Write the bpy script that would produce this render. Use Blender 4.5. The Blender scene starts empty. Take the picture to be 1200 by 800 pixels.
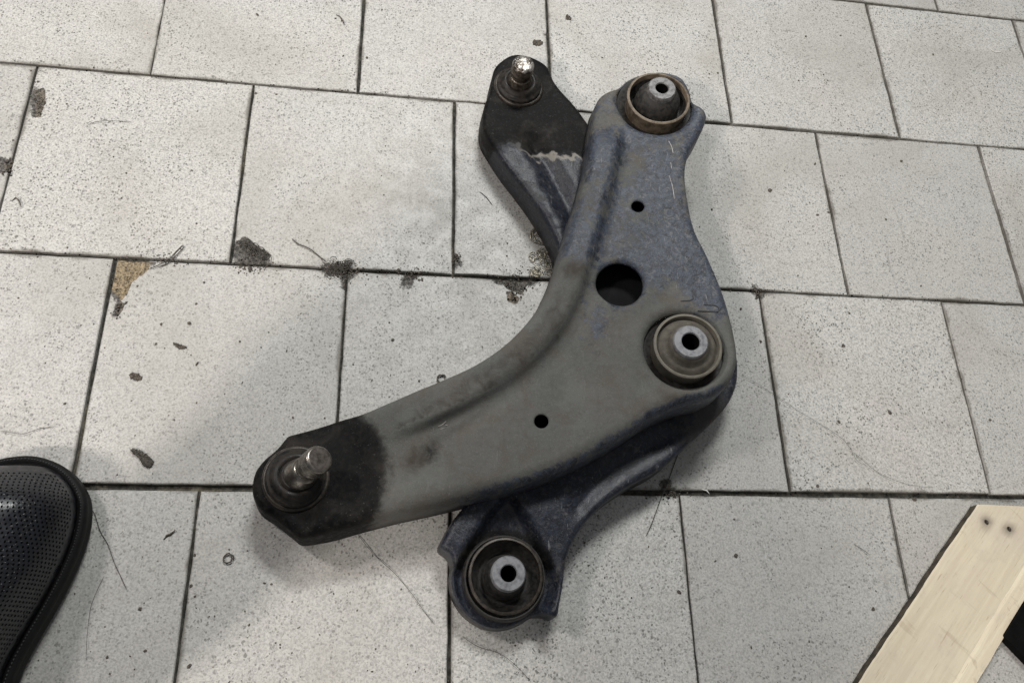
import bpy, bmesh, math, random
import numpy as np
from mathutils import Vector, Matrix, Euler
from mathutils.geometry import delaunay_2d_cdt
random.seed(7); rng = np.random.default_rng(7)
S = bpy.context.scene
COL = S.collection

# ------------------------------------------------------------------ camera
cam_d = bpy.data.cameras.new('camera'); cam = bpy.data.objects.new('camera', cam_d); COL.objects.link(cam)
cam.location = (0.39255, -0.74574, 0.65879)
cam.rotation_euler = (0.39813, -0.15403, -0.02215)
cam_d.sensor_width = 36; cam_d.lens = 928.51/1200*36
cam_d.clip_start = 0.01; cam_d.clip_end = 50
S.camera = cam
S.render.resolution_x = 1024; S.render.resolution_y = 682

# ------------------------------------------------------------------ world and lamps
w = bpy.data.worlds.new('World'); S.world = w; w.use_nodes = True
w.node_tree.nodes['Background'].inputs[0].default_value = (0.95, 0.97, 1.0, 1)
w.node_tree.nodes['Background'].inputs[1].default_value = 0.17

def lamp(name, loc, target, sx, sy, power, col):
    d = bpy.data.lights.new(name, 'AREA'); d.shape = 'RECTANGLE'; d.size = sx; d.size_y = sy
    d.energy = power; d.color = col
    o = bpy.data.objects.new(name, d); COL.objects.link(o); o.location = loc
    o.rotation_euler = (Vector(target)-Vector(loc)).to_track_quat('-Z', 'Y').to_euler()
    return o
lamp('tube_lamp', (0.62, 0.78, 1.85), (0.42, -0.2, 0), 0.60, 0.26, 31, (0.985, 0.997, 0.975))
lamp('far_workshop_lamp', (-1.00, -2.00, 2.10), (0.40, -0.40, 0), 0.24, 0.24, 46, (1.0, 0.92, 0.85))
lamp('workshop_lamp', (-0.55, -0.10, 1.35), (0.35, -0.25, 0), 0.18, 0.18, 9.5, (1.0, 0.93, 0.89))
S.view_settings.view_transform = 'Standard'; S.view_settings.look = 'None'
S.view_settings.exposure = 0.09; S.view_settings.gamma = 1

# ------------------------------------------------------------------ helpers
CM = Euler(cam.rotation_euler).to_matrix(); CL = Vector(cam.location)
def at(px, py, z=0.0):
    """point of the place at height z seen at photograph position (px, py)"""
    d = CM @ Vector(((px-600)/928.51, (400-py)/928.51, -1))
    t = (z-CL.z)/d.z
    return CL + d*t
def at2(px, py, z=0.0):
    p = at(px, py, z); return (p.x, p.y)
def rad(px, py, z, r): return (at(px+r, py, z)-at(px, py, z)).length

def smooth_closed(P, step=0.0018, sharp=()):
    P = [np.array(p) for p in P]; n = len(P); out = []
    for i in range(n):
        p0, p1, p2, p3 = P[i-1], P[i], P[(i+1) % n], P[(i+2) % n]
        m = max(1, int(np.linalg.norm(p2-p1)/step))
        k1 = (p2-p0)*0.5; k2 = (p3-p1)*0.5
        L = np.linalg.norm(p2-p1)
        k1 = k1/ max(np.linalg.norm(k1),1e-9)*min(np.linalg.norm(k1), L); k2 = k2/max(np.linalg.norm(k2),1e-9)*min(np.linalg.norm(k2), L)
        for j in range(m):
            t = j/m
            out.append((2*t**3-3*t**2+1)*p1+(t**3-2*t**2+t)*k1+(-2*t**3+3*t**2)*p2+(t**3-t**2)*k2)
    return np.array(out)
def smooth_open(P, step=0.003):
    P = [np.array(p, float) for p in P]; P = [2*P[0]-P[1]]+P+[2*P[-1]-P[-2]]; out = []
    for i in range(1, len(P)-2):
        p0, p1, p2, p3 = P[i-1], P[i], P[i+1], P[i+2]
        m = max(1, int(np.linalg.norm(p2-p1)/step))
        for j in range(m):
            t = j/m
            out.append(0.5*((2*p1)+(-p0+p2)*t+(2*p0-5*p1+4*p2-p3)*t*t+(-p0+3*p1-3*p2+p3)*t**3))
    out.append(P[-2]); return np.array(out)
def seg_dist(Q, P, closed=True):
    """distance of points Q to polyline P, sign (+ left of travel), and position along it"""
    A = P if closed else P[:-1]; B = np.roll(P, -1, 0) if closed else P[1:]
    best = np.full(len(Q), 1e9); side = np.zeros(len(Q)); par = np.zeros(len(Q)); s = 0.0
    for a, b in zip(A, B):
        ab = b-a; L2 = ab@ab
        if L2 < 1e-14: continue
        t = np.clip(((Q-a)@ab)/L2, 0, 1); c = a+t[:, None]*ab; d = np.hypot(*(Q-c).T)
        m = d < best-1e-9
        best[m] = d[m]; side[m] = np.sign(ab[0]*(Q[m, 1]-a[1])-ab[1]*(Q[m, 0]-a[0])); par[m] = s+t[m]*math.sqrt(L2)
        s += math.sqrt(L2)
    return best, side, par, s
def inside(Q, P):
    x, y = Q[:, 0], Q[:, 1]; r = np.zeros(len(Q), bool)
    for (x1, y1), (x2, y2) in zip(P, np.roll(P, -1, 0)):
        if y1 == y2: continue
        c = ((y1 > y) != (y2 > y)) & (x < (x2-x1)*(y-y1)/(y2-y1)+x1); r ^= c
    return r
def sstep(a, b, x):
    t = np.clip((x-a)/(b-a), 0, 1); return t*t*(3-2*t)
def circle(c, r, n=48): return np.array([(c[0]+r*math.cos(2*math.pi*k/n), c[1]+r*math.sin(2*math.pi*k/n)) for k in range(n)])
def wob(Q, s, seed=0):
    r = np.random.default_rng(seed); v = np.zeros(len(Q))
    for k in range(7):
        a = r.uniform(0, 6.28); f = s*r.uniform(.5, 2.2); v += np.sin((Q[:, 0]*math.cos(a)+Q[:, 1]*math.sin(a))*f+r.uniform(0, 6.28))
    return v/3.5

def link(o, parent=None, origin=None):
    COL.objects.link(o)
    if parent is not None:
        o.parent = parent
        # keep the geometry where it was built
        if o.type != 'EMPTY': o.location = -Vector(root_loc(parent))
    return o
def root_loc(o):
    v = Vector(o.location); p = o.parent
    while p is not None: v = v+Vector(p.location); p = p.parent
    return v
def mesh_obj(name, V, F, mat, parent=None, smooth=True, attrs=None, origin=None):
    """mesh from world coordinates; its origin goes to origin, or to its own middle"""
    V = np.array([tuple(v) for v in V], float)
    o_ = Vector(origin) if origin is not None else Vector((V[:, 0].mean(), V[:, 1].mean(), V[:, 2].min()))
    V = V-np.array(o_)
    me = bpy.data.meshes.new(name); me.from_pydata([tuple(v) for v in V], [], [tuple(int(i) for i in f) for f in F]); me.update()
    if attrs:
        for k, a in attrs.items():
            at_ = me.attributes.new(k, 'FLOAT', 'POINT'); at_.data.foreach_set('value', np.array(a, np.float32))
    if smooth: me.polygons.foreach_set('use_smooth', [True]*len(me.polygons))
    me.materials.append(mat)
    o = bpy.data.objects.new(name, me); COL.objects.link(o)
    o.location = o_
    if parent is not None:
        o.parent = parent; o.location = o_-root_loc(parent)
    return o
def empty(name, loc, label, cat, group=None):
    o = bpy.data.objects.new(name, None); COL.objects.link(o); o.location = loc; o.empty_display_size = 0.02
    o['label'] = label; o['category'] = cat
    if group: o['group'] = group
    return o
def tag(o, label=None, cat=None, group=None, kind=None):
    for k, v in (('label', label), ('category', cat), ('group', group), ('kind', kind)):
        if v: o[k] = v
    return o
def bevel(o, wd, seg=2):
    m = o.modifiers.new('bevel', 'BEVEL'); m.width = wd; m.segments = seg; m.limit_method = 'ANGLE'; return o

def lathe(prof, c, axis=(0, 0, 1), n=56, jit=0.0, seed=1, closed=False):
    ax = Vector(axis).normalized(); q = Vector((0, 0, 1)).rotation_difference(ax)
    V = []; F = []; r_ = np.random.default_rng(seed)
    ph = r_.uniform(0, 6.28, 4)
    for i, (r, z) in enumerate(prof):
        for k in range(n):
            a = 2*math.pi*k/n
            rr = r*(1+jit*(math.sin(2*a+ph[0])+.6*math.sin(3*a+ph[1])+.4*math.sin(7*a+ph[2]+i)))
            V.append(Vector(c)+q @ Vector((rr*math.cos(a), rr*math.sin(a), z)))
    m = len(prof)
    for i in range(m if closed else m-1):
        for k in range(n):
            a, b = i*n+k, i*n+(k+1) % n; i2 = (i+1) % m; F.append((a, b, i2*n+(k+1) % n, i2*n+k))
    return V, F

def tube(P, r, n=6, taper=True):
    P = [Vector(p) for p in P]; V = []; F = []
    for i, p in enumerate(P):
        d = (P[min(i+1, len(P)-1)]-P[max(i-1, 0)]).normalized()
        u = d.cross(Vector((0, 0, 1))); u = u.normalized() if u.length > 1e-6 else Vector((1, 0, 0)); v = u.cross(d)
        rr = r[i] if isinstance(r, (list, tuple)) else r
        if taper and i in (0, len(P)-1): rr *= .35
        for k in range(n):
            a = 2*math.pi*k/n; V.append(p+u*rr*math.cos(a)+v*rr*math.sin(a))
    for i in range(len(P)-1):
        for k in range(n):
            F.append((i*n+k, i*n+(k+1) % n, (i+1)*n+(k+1) % n, (i+1)*n+k))
    F.append(tuple(range(n-1, -1, -1))); F.append(tuple((len(P)-1)*n+k for k in range(n)))
    return V, F

def relief(outer, holes, zfun, spacing, extra=None, rings=(0.0006, 0.0018, 0.0034, 0.0055), attr=None):
    """triangulated sheet inside outer and outside holes, raised to zfun"""
    if ((np.roll(outer, -1, 0)-outer)[:, 0]*(outer[:, 1]+np.roll(outer, -1, 0)[:, 1])).sum() > 0: outer = outer[::-1]
    x0, y0 = outer.min(0); x1, y1 = outer.max(0)
    gx, gy = np.meshgrid(np.arange(x0, x1, spacing), np.arange(y0, y1, spacing*.866))
    gx = gx+(np.arange(gx.shape[0]) % 2)[:, None]*spacing/2
    Q = np.stack([gx.ravel(), gy.ravel()], 1)
    if extra is not None: Q = np.vstack([Q, extra])
    Q = Q[inside(Q, outer)]
    d = seg_dist(Q, outer)[0]; Q = Q[d > max(rings)+spacing*.4 if rings else d > spacing*.4]
    nrm = np.roll(outer, -1, 0)-np.roll(outer, 1, 0); nrm = np.stack([-nrm[:, 1], nrm[:, 0]], 1); nrm /= np.maximum(np.hypot(*nrm.T), 1e-9)[:, None]
    pts = [Q]
    for r in rings:
        R = outer+nrm*r; R = R[inside(R, outer)]; dd = seg_dist(R, outer)[0]; pts.append(R[dd > r*.93])
    Q = np.vstack(pts)
    for h in holes:
        dh = seg_dist(Q, h)[0]; Q = Q[(~inside(Q, h)) & (dh > .0009)]
    for h in holes:
        c = h.mean(0)
        for r in (.0010, .0022, .0036):
            v = h-c; L = np.hypot(*v.T)[:, None]; R = c+v/L*(L+r); R = R[inside(R, outer)]; Q = np.vstack([Q, R])
    loops = [outer]+list(holes); allp = [*map(tuple, outer)]; edges = []; n0 = 0
    edges += [(k, (k+1) % len(outer)) for k in range(len(outer))]
    for h in holes:
        n0 = len(allp); allp += [tuple(p) for p in h[::-1]]; edges += [(n0+k, n0+(k+1) % len(h)) for k in range(len(h))]
    nb = len(allp); allp += [tuple(p) for p in Q]
    V2, E2, F2, ov, _, _ = delaunay_2d_cdt([Vector(p) for p in allp], edges, [], 1, 1e-6)
    V2 = np.array([tuple(v) for v in V2])
    T = np.array([f for f in F2])
    cen = V2[T].mean(1); keep = inside(cen, outer)
    for h in holes: keep &= ~inside(cen, h)
    T = T[keep]
    Z = zfun(V2)
    a = V2[T[:, 0]]; b = V2[T[:, 1]]; c = V2[T[:, 2]]
    cr = (b[:, 0]-a[:, 0])*(c[:, 1]-a[:, 1])-(b[:, 1]-a[:, 1])*(c[:, 0]-a[:, 0])
    T[cr < 0] = T[cr < 0][:, ::-1]
    return V2, Z, T, outer

def shell(name, outer, holes, zfun, wall, flare, mat, parent, spacing=.0026, thick=.003, attrf=None, wallz=None):
    V2, Z, T, outer = relief(outer, holes, zfun, spacing)
    n = len(V2); V = [(x, y, z) for (x, y), z in zip(V2, Z)]
    # boundary edges -> drop a wall on the outer loop
    cnt = {}
    for t in T:
        for i in range(3):
            e = (int(t[i]), int(t[(i+1) % 3])); cnt[e] = 1
    bnd = [e for e in cnt if (e[1], e[0]) not in cnt]
    bv = sorted({v for e in bnd for v in e})
    dist = {v: d for v, d in zip(bv, seg_dist(V2[bv], outer)[0])}
    bo = [e for e in bnd if dist[e[0]] < 2e-5 and dist[e[1]] < 2e-5]
    nx = {e[0]: e[1] for e in bo}; pv = {e[1]: e[0] for e in bo}
    F = [tuple(t) for t in T]
    prev = {v: v for v in nx}; base = dict(prev)
    for fr in (.12, .5, 1.0):
        cur = {}
        for v in nx:
            d = V2[nx[v]]-V2[pv.get(v, v)]; L = max(np.hypot(*d), 1e-9); nn = np.array([d[1], -d[0]])/L
            p = V2[v]+nn*flare*fr; zt = Z[v]; wd = wall if np.isscalar(wall) else wall(V2[v:v+1])[0]
            cur[v] = len(V); V.append((p[0], p[1], max(zt-wd*fr, .0035)))
        for v in nx: F.append((prev[nx[v]], prev[v], cur[v], cur[nx[v]]))
        prev = cur
    at_ = None
    if attrf:
        A = np.array(V); at_ = attrf(A)
    o = mesh_obj(name, V, F, mat, parent, True, at_)
    m = o.modifiers.new('sheet', 'SOLIDIFY'); m.thickness = thick; m.offset = -1
    return o

# ------------------------------------------------------------------ materials
class NT:
    def __init__(s, name, rough=.6, metal=0.0, spec=.5):
        s.m = bpy.data.materials.new(name); s.m.use_nodes = True; s.t = s.m.node_tree; s.n = s.t.nodes; s.l = s.t.links
        s.b = s.n['Principled BSDF']; s.b.inputs['Roughness'].default_value = rough; s.b.inputs['Metallic'].default_value = metal
        s.b.inputs['Specular IOR Level'].default_value = spec
        s.tc = s.n.new('ShaderNodeTexCoord'); s.co = s.tc.outputs['Object']
    def node(s, t, **k):
        n = s.n.new(t)
        for a, v in k.items(): setattr(n, a, v)
        return n
    def put(s, sock, v):
        if v is None: return
        if isinstance(v, (int, float, tuple)): sock.default_value = v
        else: s.l.new(v, sock)
    def noise(s, scale, detail=4, rough=.55, co=None, dist=0.0, w=None):
        n = s.node('ShaderNodeTexNoise'); s.put(n.inputs['Vector'], co or s.co); n.inputs['Scale'].default_value = scale
        n.inputs['Detail'].default_value = detail; n.inputs['Roughness'].default_value = rough; n.inputs['Distortion'].default_value = dist
        return n.outputs['Fac']
    def voro(s, scale, co=None, feature='F1', out='Distance', rnd=1.0):
        n = s.node('ShaderNodeTexVoronoi', feature=feature); s.put(n.inputs['Vector'], co or s.co); n.inputs['Scale'].default_value = scale
        n.inputs['Randomness'].default_value = rnd
        return n.outputs[out]
    def math(s, op, a, b=None, c=None, clamp=False):
        n = s.node('ShaderNodeMath', operation=op, use_clamp=clamp); s.put(n.inputs[0], a); s.put(n.inputs[1], b); s.put(n.inputs[2], c)
        return n.outputs[0]
    def ramp(s, v, lo, hi, a=0.0, b=1.0):
        n = s.node('ShaderNodeMapRange', interpolation_type='SMOOTHSTEP'); s.put(n.inputs[0], v)
        for i, x in enumerate((lo, hi, a, b)): s.put(n.inputs[i+1], x)
        return n.outputs[0]
    def mix(s, f, a, b, blend='MIX'):
        n = s.node('ShaderNodeMix', data_type='RGBA', blend_type=blend); s.put(n.inputs[0], f)
        s.put(n.inputs[6], (*a, 1) if isinstance(a, tuple) else a); s.put(n.inputs[7], (*b, 1) if isinstance(b, tuple) else b)
        return n.outputs[2]
    def attr(s, name):
        n = s.node('ShaderNodeAttribute', attribute_name=name); return n.outputs['Fac']
    def bump(s, h, dist=.0004, strength=1.0, prev=None):
        n = s.node('ShaderNodeBump'); s.put(n.inputs['Height'], h); n.inputs['Distance'].default_value = dist
        n.inputs['Strength'].default_value = strength
        if prev is not None: s.l.new(prev, n.inputs['Normal'])
        s.l.new(n.outputs[0], s.b.inputs['Normal']); return n.outputs[0]
    def color(s, c): s.put(s.b.inputs['Base Color'], (*c, 1) if isinstance(c, tuple) else c); return s
    def rough(s, v): s.put(s.b.inputs['Roughness'], v); return s
    def metal(s, v): s.put(s.b.inputs['Metallic'], v); return s

def m_tile():
    t = NT('speckled_tile', .5, 0, .4)
    oi = t.node('ShaderNodeObjectInfo'); va = t.node('ShaderNodeVectorMath', operation='MULTIPLY_ADD')
    cx = t.node('ShaderNodeCombineXYZ'); t.l.new(oi.outputs['Random'], cx.inputs[0]); t.l.new(oi.outputs['Random'], cx.inputs[1]); t.l.new(oi.outputs['Random'], cx.inputs[2])
    t.l.new(cx.outputs[0], va.inputs[0]); va.inputs[1].default_value = (31, 57, 13); t.l.new(t.co, va.inputs[2]); co = va.outputs[0]
    # warp so grains come out as slivers
    base = t.mix(t.noise(14, 3, co=co), (.47, .467, .445), (.555, .55, .525))
    base = t.mix(t.ramp(t.noise(9, 3, co=t.co), .42, .75, 0, .35), base, (.50, .455, .42))
    fine = t.noise(620, 2, .7, co=co)
    base = t.mix(t.ramp(fine, .42, .60, 0, .62), base, (.25, .25, .238))
    base = t.mix(t.ramp(t.noise(500, 1, .6, co=co, dist=.6), .50, .30, 0, .35), base, (.72, .71, .67))
    wn = t.node('ShaderNodeTexNoise'); t.put(wn.inputs['Vector'], co); wn.inputs['Scale'].default_value = 330; wn.inputs['Detail'].default_value = 1
    wp = t.node('ShaderNodeVectorMath', operation='MULTIPLY_ADD'); t.l.new(wn.outputs['Color'], wp.inputs[0]); wp.inputs[1].default_value = (.0035,)*3; t.l.new(co, wp.inputs[2])
    v = t.node('ShaderNodeTexVoronoi', feature='F1'); t.l.new(wp.outputs[0], v.inputs['Vector']); v.inputs['Scale'].default_value = 440
    sx = t.node('ShaderNodeSeparateColor'); t.l.new(v.outputs['Color'], sx.inputs[0])
    thr = t.ramp(sx.outputs[0], .22, 1.0, .0, .47)
    sp = t.ramp(t.math('SUBTRACT', v.outputs['Distance'], thr), .05, -.05)
    clus = t.ramp(t.noise(22, 2, co=co), .3, .7, .45, 1)
    base = t.mix(t.math('MULTIPLY', t.math('MULTIPLY', sp, .78), clus), base, (.062, .06, .053))
    v2 = t.node('ShaderNodeTexVoronoi', feature='F1'); t.l.new(wp.outputs[0], v2.inputs['Vector']); v2.inputs['Scale'].default_value = 120
    sx2 = t.node('ShaderNodeSeparateColor'); t.l.new(v2.outputs['Color'], sx2.inputs[0])
    sp2 = t.ramp(t.math('SUBTRACT', v2.outputs['Distance'], t.ramp(sx2.outputs[1], .72, 1.0, 0, .13)), .02, -.02)
    base = t.mix(t.math('MULTIPLY', sp2, .7), base, (.07, .068, .06))
    # soiling
    base = t.mix(t.ramp(t.noise(5.5, 5, co=co, dist=.8), .46, .72, 0, .42), base, (.30, .285, .25))
    base = t.mix(t.ramp(oi.outputs['Random'], 0, 1, 0, .34), base, (.34, .335, .32))
    # grime creeping in from the joints, uneven
    sp_ = t.node('ShaderNodeSeparateXYZ'); t.l.new(t.co, sp_.inputs[0])
    ed = t.math('MAXIMUM', t.math('DIVIDE', t.math('ABSOLUTE', sp_.outputs[0]), .0985), t.math('DIVIDE', t.math('ABSOLUTE', sp_.outputs[1]), .0991))
    gn = t.math('MULTIPLY', t.noise(38, 5, .7, co=co), t.ramp(t.noise(11, 2, co=co), .35, .65, .75, 1.15))
    em = t.ramp(t.math('ADD', ed, t.math('MULTIPLY', t.math('SUBTRACT', gn, .5), .11)), .972, 1.012, 0, .75)
    base = t.mix(em, base, (.105, .095, .078))
    wet = t.ramp(t.noise(7, 5, .65, co=co, dist=1.2), .58, .72, 0, .22)
    base = t.mix(wet, base, (.30, .285, .25))
    scf = t.node('ShaderNodeMapping'); t.l.new(co, scf.inputs[0]); scf.inputs['Rotation'].default_value = (0, 0, .9); scf.inputs['Scale'].default_value = (1, .08, 1)
    base = t.mix(t.math('MULTIPLY', t.ramp(t.noise(150, 2, .5, co=scf.outputs[0]), .68, .74), t.ramp(t.noise(16, 2, co=co), .5, .65, 0, .35)), base, (.22, .215, .20))
    # broken places: mortar and dirt, rim shade put into the colour, from the chip attribute
    ch = t.attr('chip'); tan = t.attr('tan')
    g = t.noise(420, 4, .7)
    mort = t.mix(t.ramp(g, .35, .65), (.10, .085, .06), (.40, .31, .19)); dark = t.mix(t.ramp(g, .4, .62), (.030, .028, .025), (.15, .14, .125))
    cm = t.mix(t.math('MULTIPLY', tan, t.ramp(ch, .70, .98)), dark, mort)
    c = t.mix(t.ramp(t.math('ADD', ch, t.math('MULTIPLY', t.math('SUBTRACT', t.noise(260, 4, .7), .5), .9)), .42, .58), base, cm)
    t.color(c); t.rough(t.ramp(t.noise(60, 3, co=co), .3, .7, .42, .62))
    b1 = t.bump(t.noise(500, 3, .6, co=co), .00012, .6)
    t.bump(t.math('MULTIPLY', g, ch), .0015, 1, b1)
    return t.m
def m_grout():
    t = NT('dirty_grout', .9); g = t.noise(160, 4, .7); g2 = t.noise(9, 4, .6)
    t.color(t.mix(t.ramp(g2, .52, .66, 0, .8), t.mix(t.ramp(g, .35, .7), (.020, .019, .016), (.10, .095, .078)), t.mix(t.ramp(g, .35, .7), (.07, .06, .04), (.26, .23, .17)))); t.bump(g, .001); return t.m

def m_arm(name, dust, dust2, paint, rustc, blue_k=1.0, gloss=.5):
    """painted steel: dust over blue black paint, oily black round the joint. attributes: grease, bare (more paint showing), rusty"""
    t = NT(name, .6, 0, .5)
    n1 = t.noise(75, 8, .66, dist=.6); n2 = t.noise(220, 5, .65); n3 = t.noise(18, 4, .5); n4 = t.noise(900, 2, .6)
    pa = t.mix(t.ramp(n2, .35, .7), paint, tuple(min(1, x*1.9+.01) for x in paint))
    du = t.mix(t.ramp(n3, .3, .7), dust, dust2)
    du = t.mix(t.ramp(n2, .42, .72, 0, .30), du, tuple(x*.55 for x in dust))
    bare = t.attr('bare')
    k = t.math('ADD', t.math('ADD', bare, t.math('MULTIPLY', t.math('SUBTRACT', n1, .5), 1.6)), t.math('MULTIPLY', t.math('SUBTRACT', n2, .5), .8))
    blot = t.ramp(t.noise(150, 7, .65, dist=.9), .50, .60)
    pa = t.mix(t.math('MULTIPLY', blot, .85), pa, tuple(x*.40 for x in paint))
    du = t.mix(t.ramp(t.noise(40, 6, .6, dist=.5), .46, .64, 0, .55), du, (dust2[0]*.78, dust2[1]*.68, dust2[2]*.60))
    du = t.mix(t.ramp(t.noise(26, 6, .65), .52, .64, 0, .45), du, tuple(x*1.40 for x in dust))
    c = t.mix(t.ramp(k, .36, .74, 0, .92), du, pa)
    pit = t.voro(420); c = t.mix(t.math('MULTIPLY', t.ramp(pit, .13, .07), t.ramp(t.noise(30, 3), .46, .56, 0, .85)), c, (.012, .011, .012))
    sw = t.ramp(t.noise(120, 8, .7, dist=2.2), .56, .60); c = t.mix(t.math('MULTIPLY', sw, t.ramp(bare, .15, .8, .0, .45)), c, tuple(x*1.5 for x in dust2))
    # grainy dust flecks and pale scratches
    c = t.mix(t.ramp(n4, .5, .75, 0, .28), c, tuple(x*2.3 for x in dust))
    cox = t.node('ShaderNodeMapping'); t.l.new(t.co, cox.inputs[0]); cox.inputs['Rotation'].default_value = (0, 0, .5); cox.inputs['Scale'].default_value = (1, .16, 1)
    sc = t.ramp(t.noise(300, 3, .6, co=cox.outputs[0]), .665, .72)
    c = t.mix(t.math('MULTIPLY', sc, t.ramp(bare, .1, .8, .10, .34)), c, (.30, .31, .32))
    ru = t.math('ADD', t.attr('rusty'), t.math('MULTIPLY', t.math('SUBTRACT', n1, .5), 1.0))
    c = t.mix(t.ramp(ru, .35, .9, 0, .85), c, t.mix(n2, rustc, tuple(x*.45 for x in rustc)))
    gr = t.math('ADD', t.attr('grease_and_shade'), t.math('MULTIPLY', t.math('SUBTRACT', n1, .5), .75))
    gr = t.math('ADD', gr, t.math('MULTIPLY', t.math('SUBTRACT', n2, .5), .35))
    gm = t.math('ADD', t.ramp(gr, .44, .60, 0, .75), t.math('ADD', t.ramp(gr, .55, .8, 0, .25), t.math('MULTIPLY', t.ramp(gr, .24, .46, 0, .30), t.ramp(gr, .60, .44))), clamp=True)
    gc = t.mix(t.ramp(n2, .4, .75), (.0040, .0042, .0044), (.019, .018, .017))
    gc = t.mix(t.ramp(t.noise(34, 6, .65, dist=.5), .48, .72, 0, .6), gc, (.042, .036, .030))
    gc = t.mix(t.ramp(t.noise(700, 2, .6), .66, .74, 0, .5), gc, (.12, .12, .12))
    # dried tide mark at the border of the oil
    tide = t.math('MULTIPLY', t.ramp(gr, .20, .42), t.ramp(gr, .62, .48))
    c = t.mix(t.math('MULTIPLY', tide, t.attr('tide')), c, (.34, .31, .27))
    c = t.mix(gm, c, gc)
    t.color(c)
    sm = t.node('ShaderNodeMix'); t.put(sm.inputs[0], gm); sm.inputs[2].default_value = .32; sm.inputs[3].default_value = .10; t.put(t.b.inputs['Specular IOR Level'], sm.outputs[0])
    r = t.ramp(k, .36, .74, .75, gloss)
    rr = t.node('ShaderNodeMix'); t.put(rr.inputs[0], gm); t.put(rr.inputs[2], r); t.put(rr.inputs[3], t.ramp(n2, .3, .7, .45, .75)); t.rough(rr.outputs[0])
    b = t.bump(n2, .0004, .6); b = t.bump(n4, .00022, .8, b); t.bump(n1, .0014, .35, b)
    return t.m
def m_simple(name, c1, c2, scale=150, rough=.6, metal=0, bumpd=.0003, lo=.35, hi=.65, r2=None, spec=.5):
    t = NT(name, rough, metal, spec); n = t.noise(scale, 5, .65); t.color(t.mix(t.ramp(n, lo, hi), c1, c2))
    if r2: t.rough(t.ramp(n, lo, hi, rough, r2))
    t.bump(n, bumpd, .7); return t.m
def m_wood(name='pale_pine', k=1.0):
    t = NT(name, .7, 0, .3)
    mp = t.node('ShaderNodeMapping'); t.l.new(t.co, mp.inputs[0]); mp.inputs['Scale'].default_value = (1, .07, 1)
    g = t.noise(150, 6, .7, co=mp.outputs[0], dist=.5); n = t.noise(30, 4)
    c = t.mix(t.ramp(g, .30, .70), (.66*k, .60*k, .46*k), (.57*k, .50*k, .38*k)); c = t.mix(t.ramp(n, .45, .75, 0, .45), c, (.56, .48, .39))
    c = t.mix(t.ramp(t.noise(10, 3, co=t.co, dist=1.0), .5, .7, 0, .4), c, (.54, .47, .40))
    mp2 = t.node('ShaderNodeMapping'); t.l.new(t.co, mp2.inputs[0]); mp2.inputs['Scale'].default_value = (.15, 1.0, 1); mp2.inputs['Rotation'].default_value = (0, 0, .15)
    saw = t.ramp(t.noise(90, 3, .6, co=mp2.outputs[0]), .60, .68); c = t.mix(t.math('MULTIPLY', saw, .25), c, (.30, .23, .15))
    c = t.mix(t.ramp(t.noise(45, 6, .7), .56, .72, 0, .35), c, (.46, .40, .33))
    fib = t.ramp(t.noise(600, 3, .7, co=mp.outputs[0]), .62, .72, 0, .5); c = t.mix(fib, c, (.33, .25, .16))
    f = t.voro(260); c = t.mix(t.ramp(f, .10, .04, 0, .4), c, (.28, .21, .13))
    c = t.mix(t.attr('stain'), c, (.10, .085, .065))
    t.color(c); b = t.bump(g, .0006, .6); t.bump(saw, .0002, .5, b); return t.m

M = {}
M['tile'] = m_tile(); M['grout'] = m_grout()
M['arm'] = m_arm('dusty_grey_steel', (.090, .093, .086), (.112, .107, .098), (.024, .031, .048), (.050, .038, .028))
M['arm2'] = m_arm('worn_blue_black_steel', (.040, .043, .050), (.065, .062, .058), (.0055, .008, .016), (.12, .09, .066), gloss=.40)
M['rubber'] = m_simple('old_rubber', (.010, .010, .010), (.035, .031, .027), 260, .55, r2=.8)
M['rubber_dusty'] = m_simple('dusty_rubber', (.065, .058, .046), (.105, .094, .074), 160, .75)
M['boot'] = m_simple('greasy_rubber_boot', (.007, .0065, .006), (.026, .021, .017), 180, .42, r2=.7, spec=.3)
M['rust'] = m_simple('rusty_sleeve_steel', (.085, .064, .043), (.20, .160, .115), 140, .6, .0, .0004)
M['rust2'] = m_simple('dusty_sleeve_steel', (.12, .108, .085), (.17, .155, .125), 140, .65, .0, .0004)
M['darksteel'] = m_simple('oily_dark_steel', (.016, .014, .012), (.060, .048, .036), 170, .42, .2)
M['alu'] = m_simple('scuffed_aluminium', (.10, .103, .112), (.25, .253, .265), 190, .6, .15, .0003, .3, .6)
M['alu_d'] = m_simple('grimy_aluminium', (.05, .048, .048), (.17, .165, .165), 240, .5, .35, .0003, .3, .65)
M['stud'] = m_simple('worn_bright_steel', (.16, .14, .12), (.36, .34, .31), 160, .36, .85, .00012, .38, .68, r2=.24)
M['studcap'] = m_simple('tarnished_steel', (.055, .045, .038), (.15, .13, .115), 260, .45, .6)
M['wet'] = m_simple('greased_steel', (.06, .05, .04), (.42, .40, .37), 180, .30, .8, .0012, .42, .60)
M['studbody'] = m_simple('grease_caked_steel', (.030, .022, .016), (.12, .10, .08), 260, .32, .5, .0008)
M['wood'] = m_wood(); M['wood_lit'] = m_wood('lit_pale_pine', 1.36)
M['edge_shade'] = m_simple('shaded_wood_edge', (.022, .017, .011), (.075, .06, .04), 120, .9)
M['black'] = m_simple('black_rubber_bore_shade', (.002, .002, .002), (.004, .004, .004), 60, .85, spec=.1)
M['crumb'] = m_simple('dirt', (.035, .03, .026), (.13, .11, .09), 700, .9)
M['lint'] = m_simple('dirty_lint', (.035, .030, .025), (.10, .09, .075), 600, .9)
M['hair'] = m_simple('hair', (.035, .03, .026), (.06, .05, .045), 300, .6)
M['shaving'] = m_simple('metal_shaving', (.10, .09, .06), (.60, .56, .44), 400, .35, .6)
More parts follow.
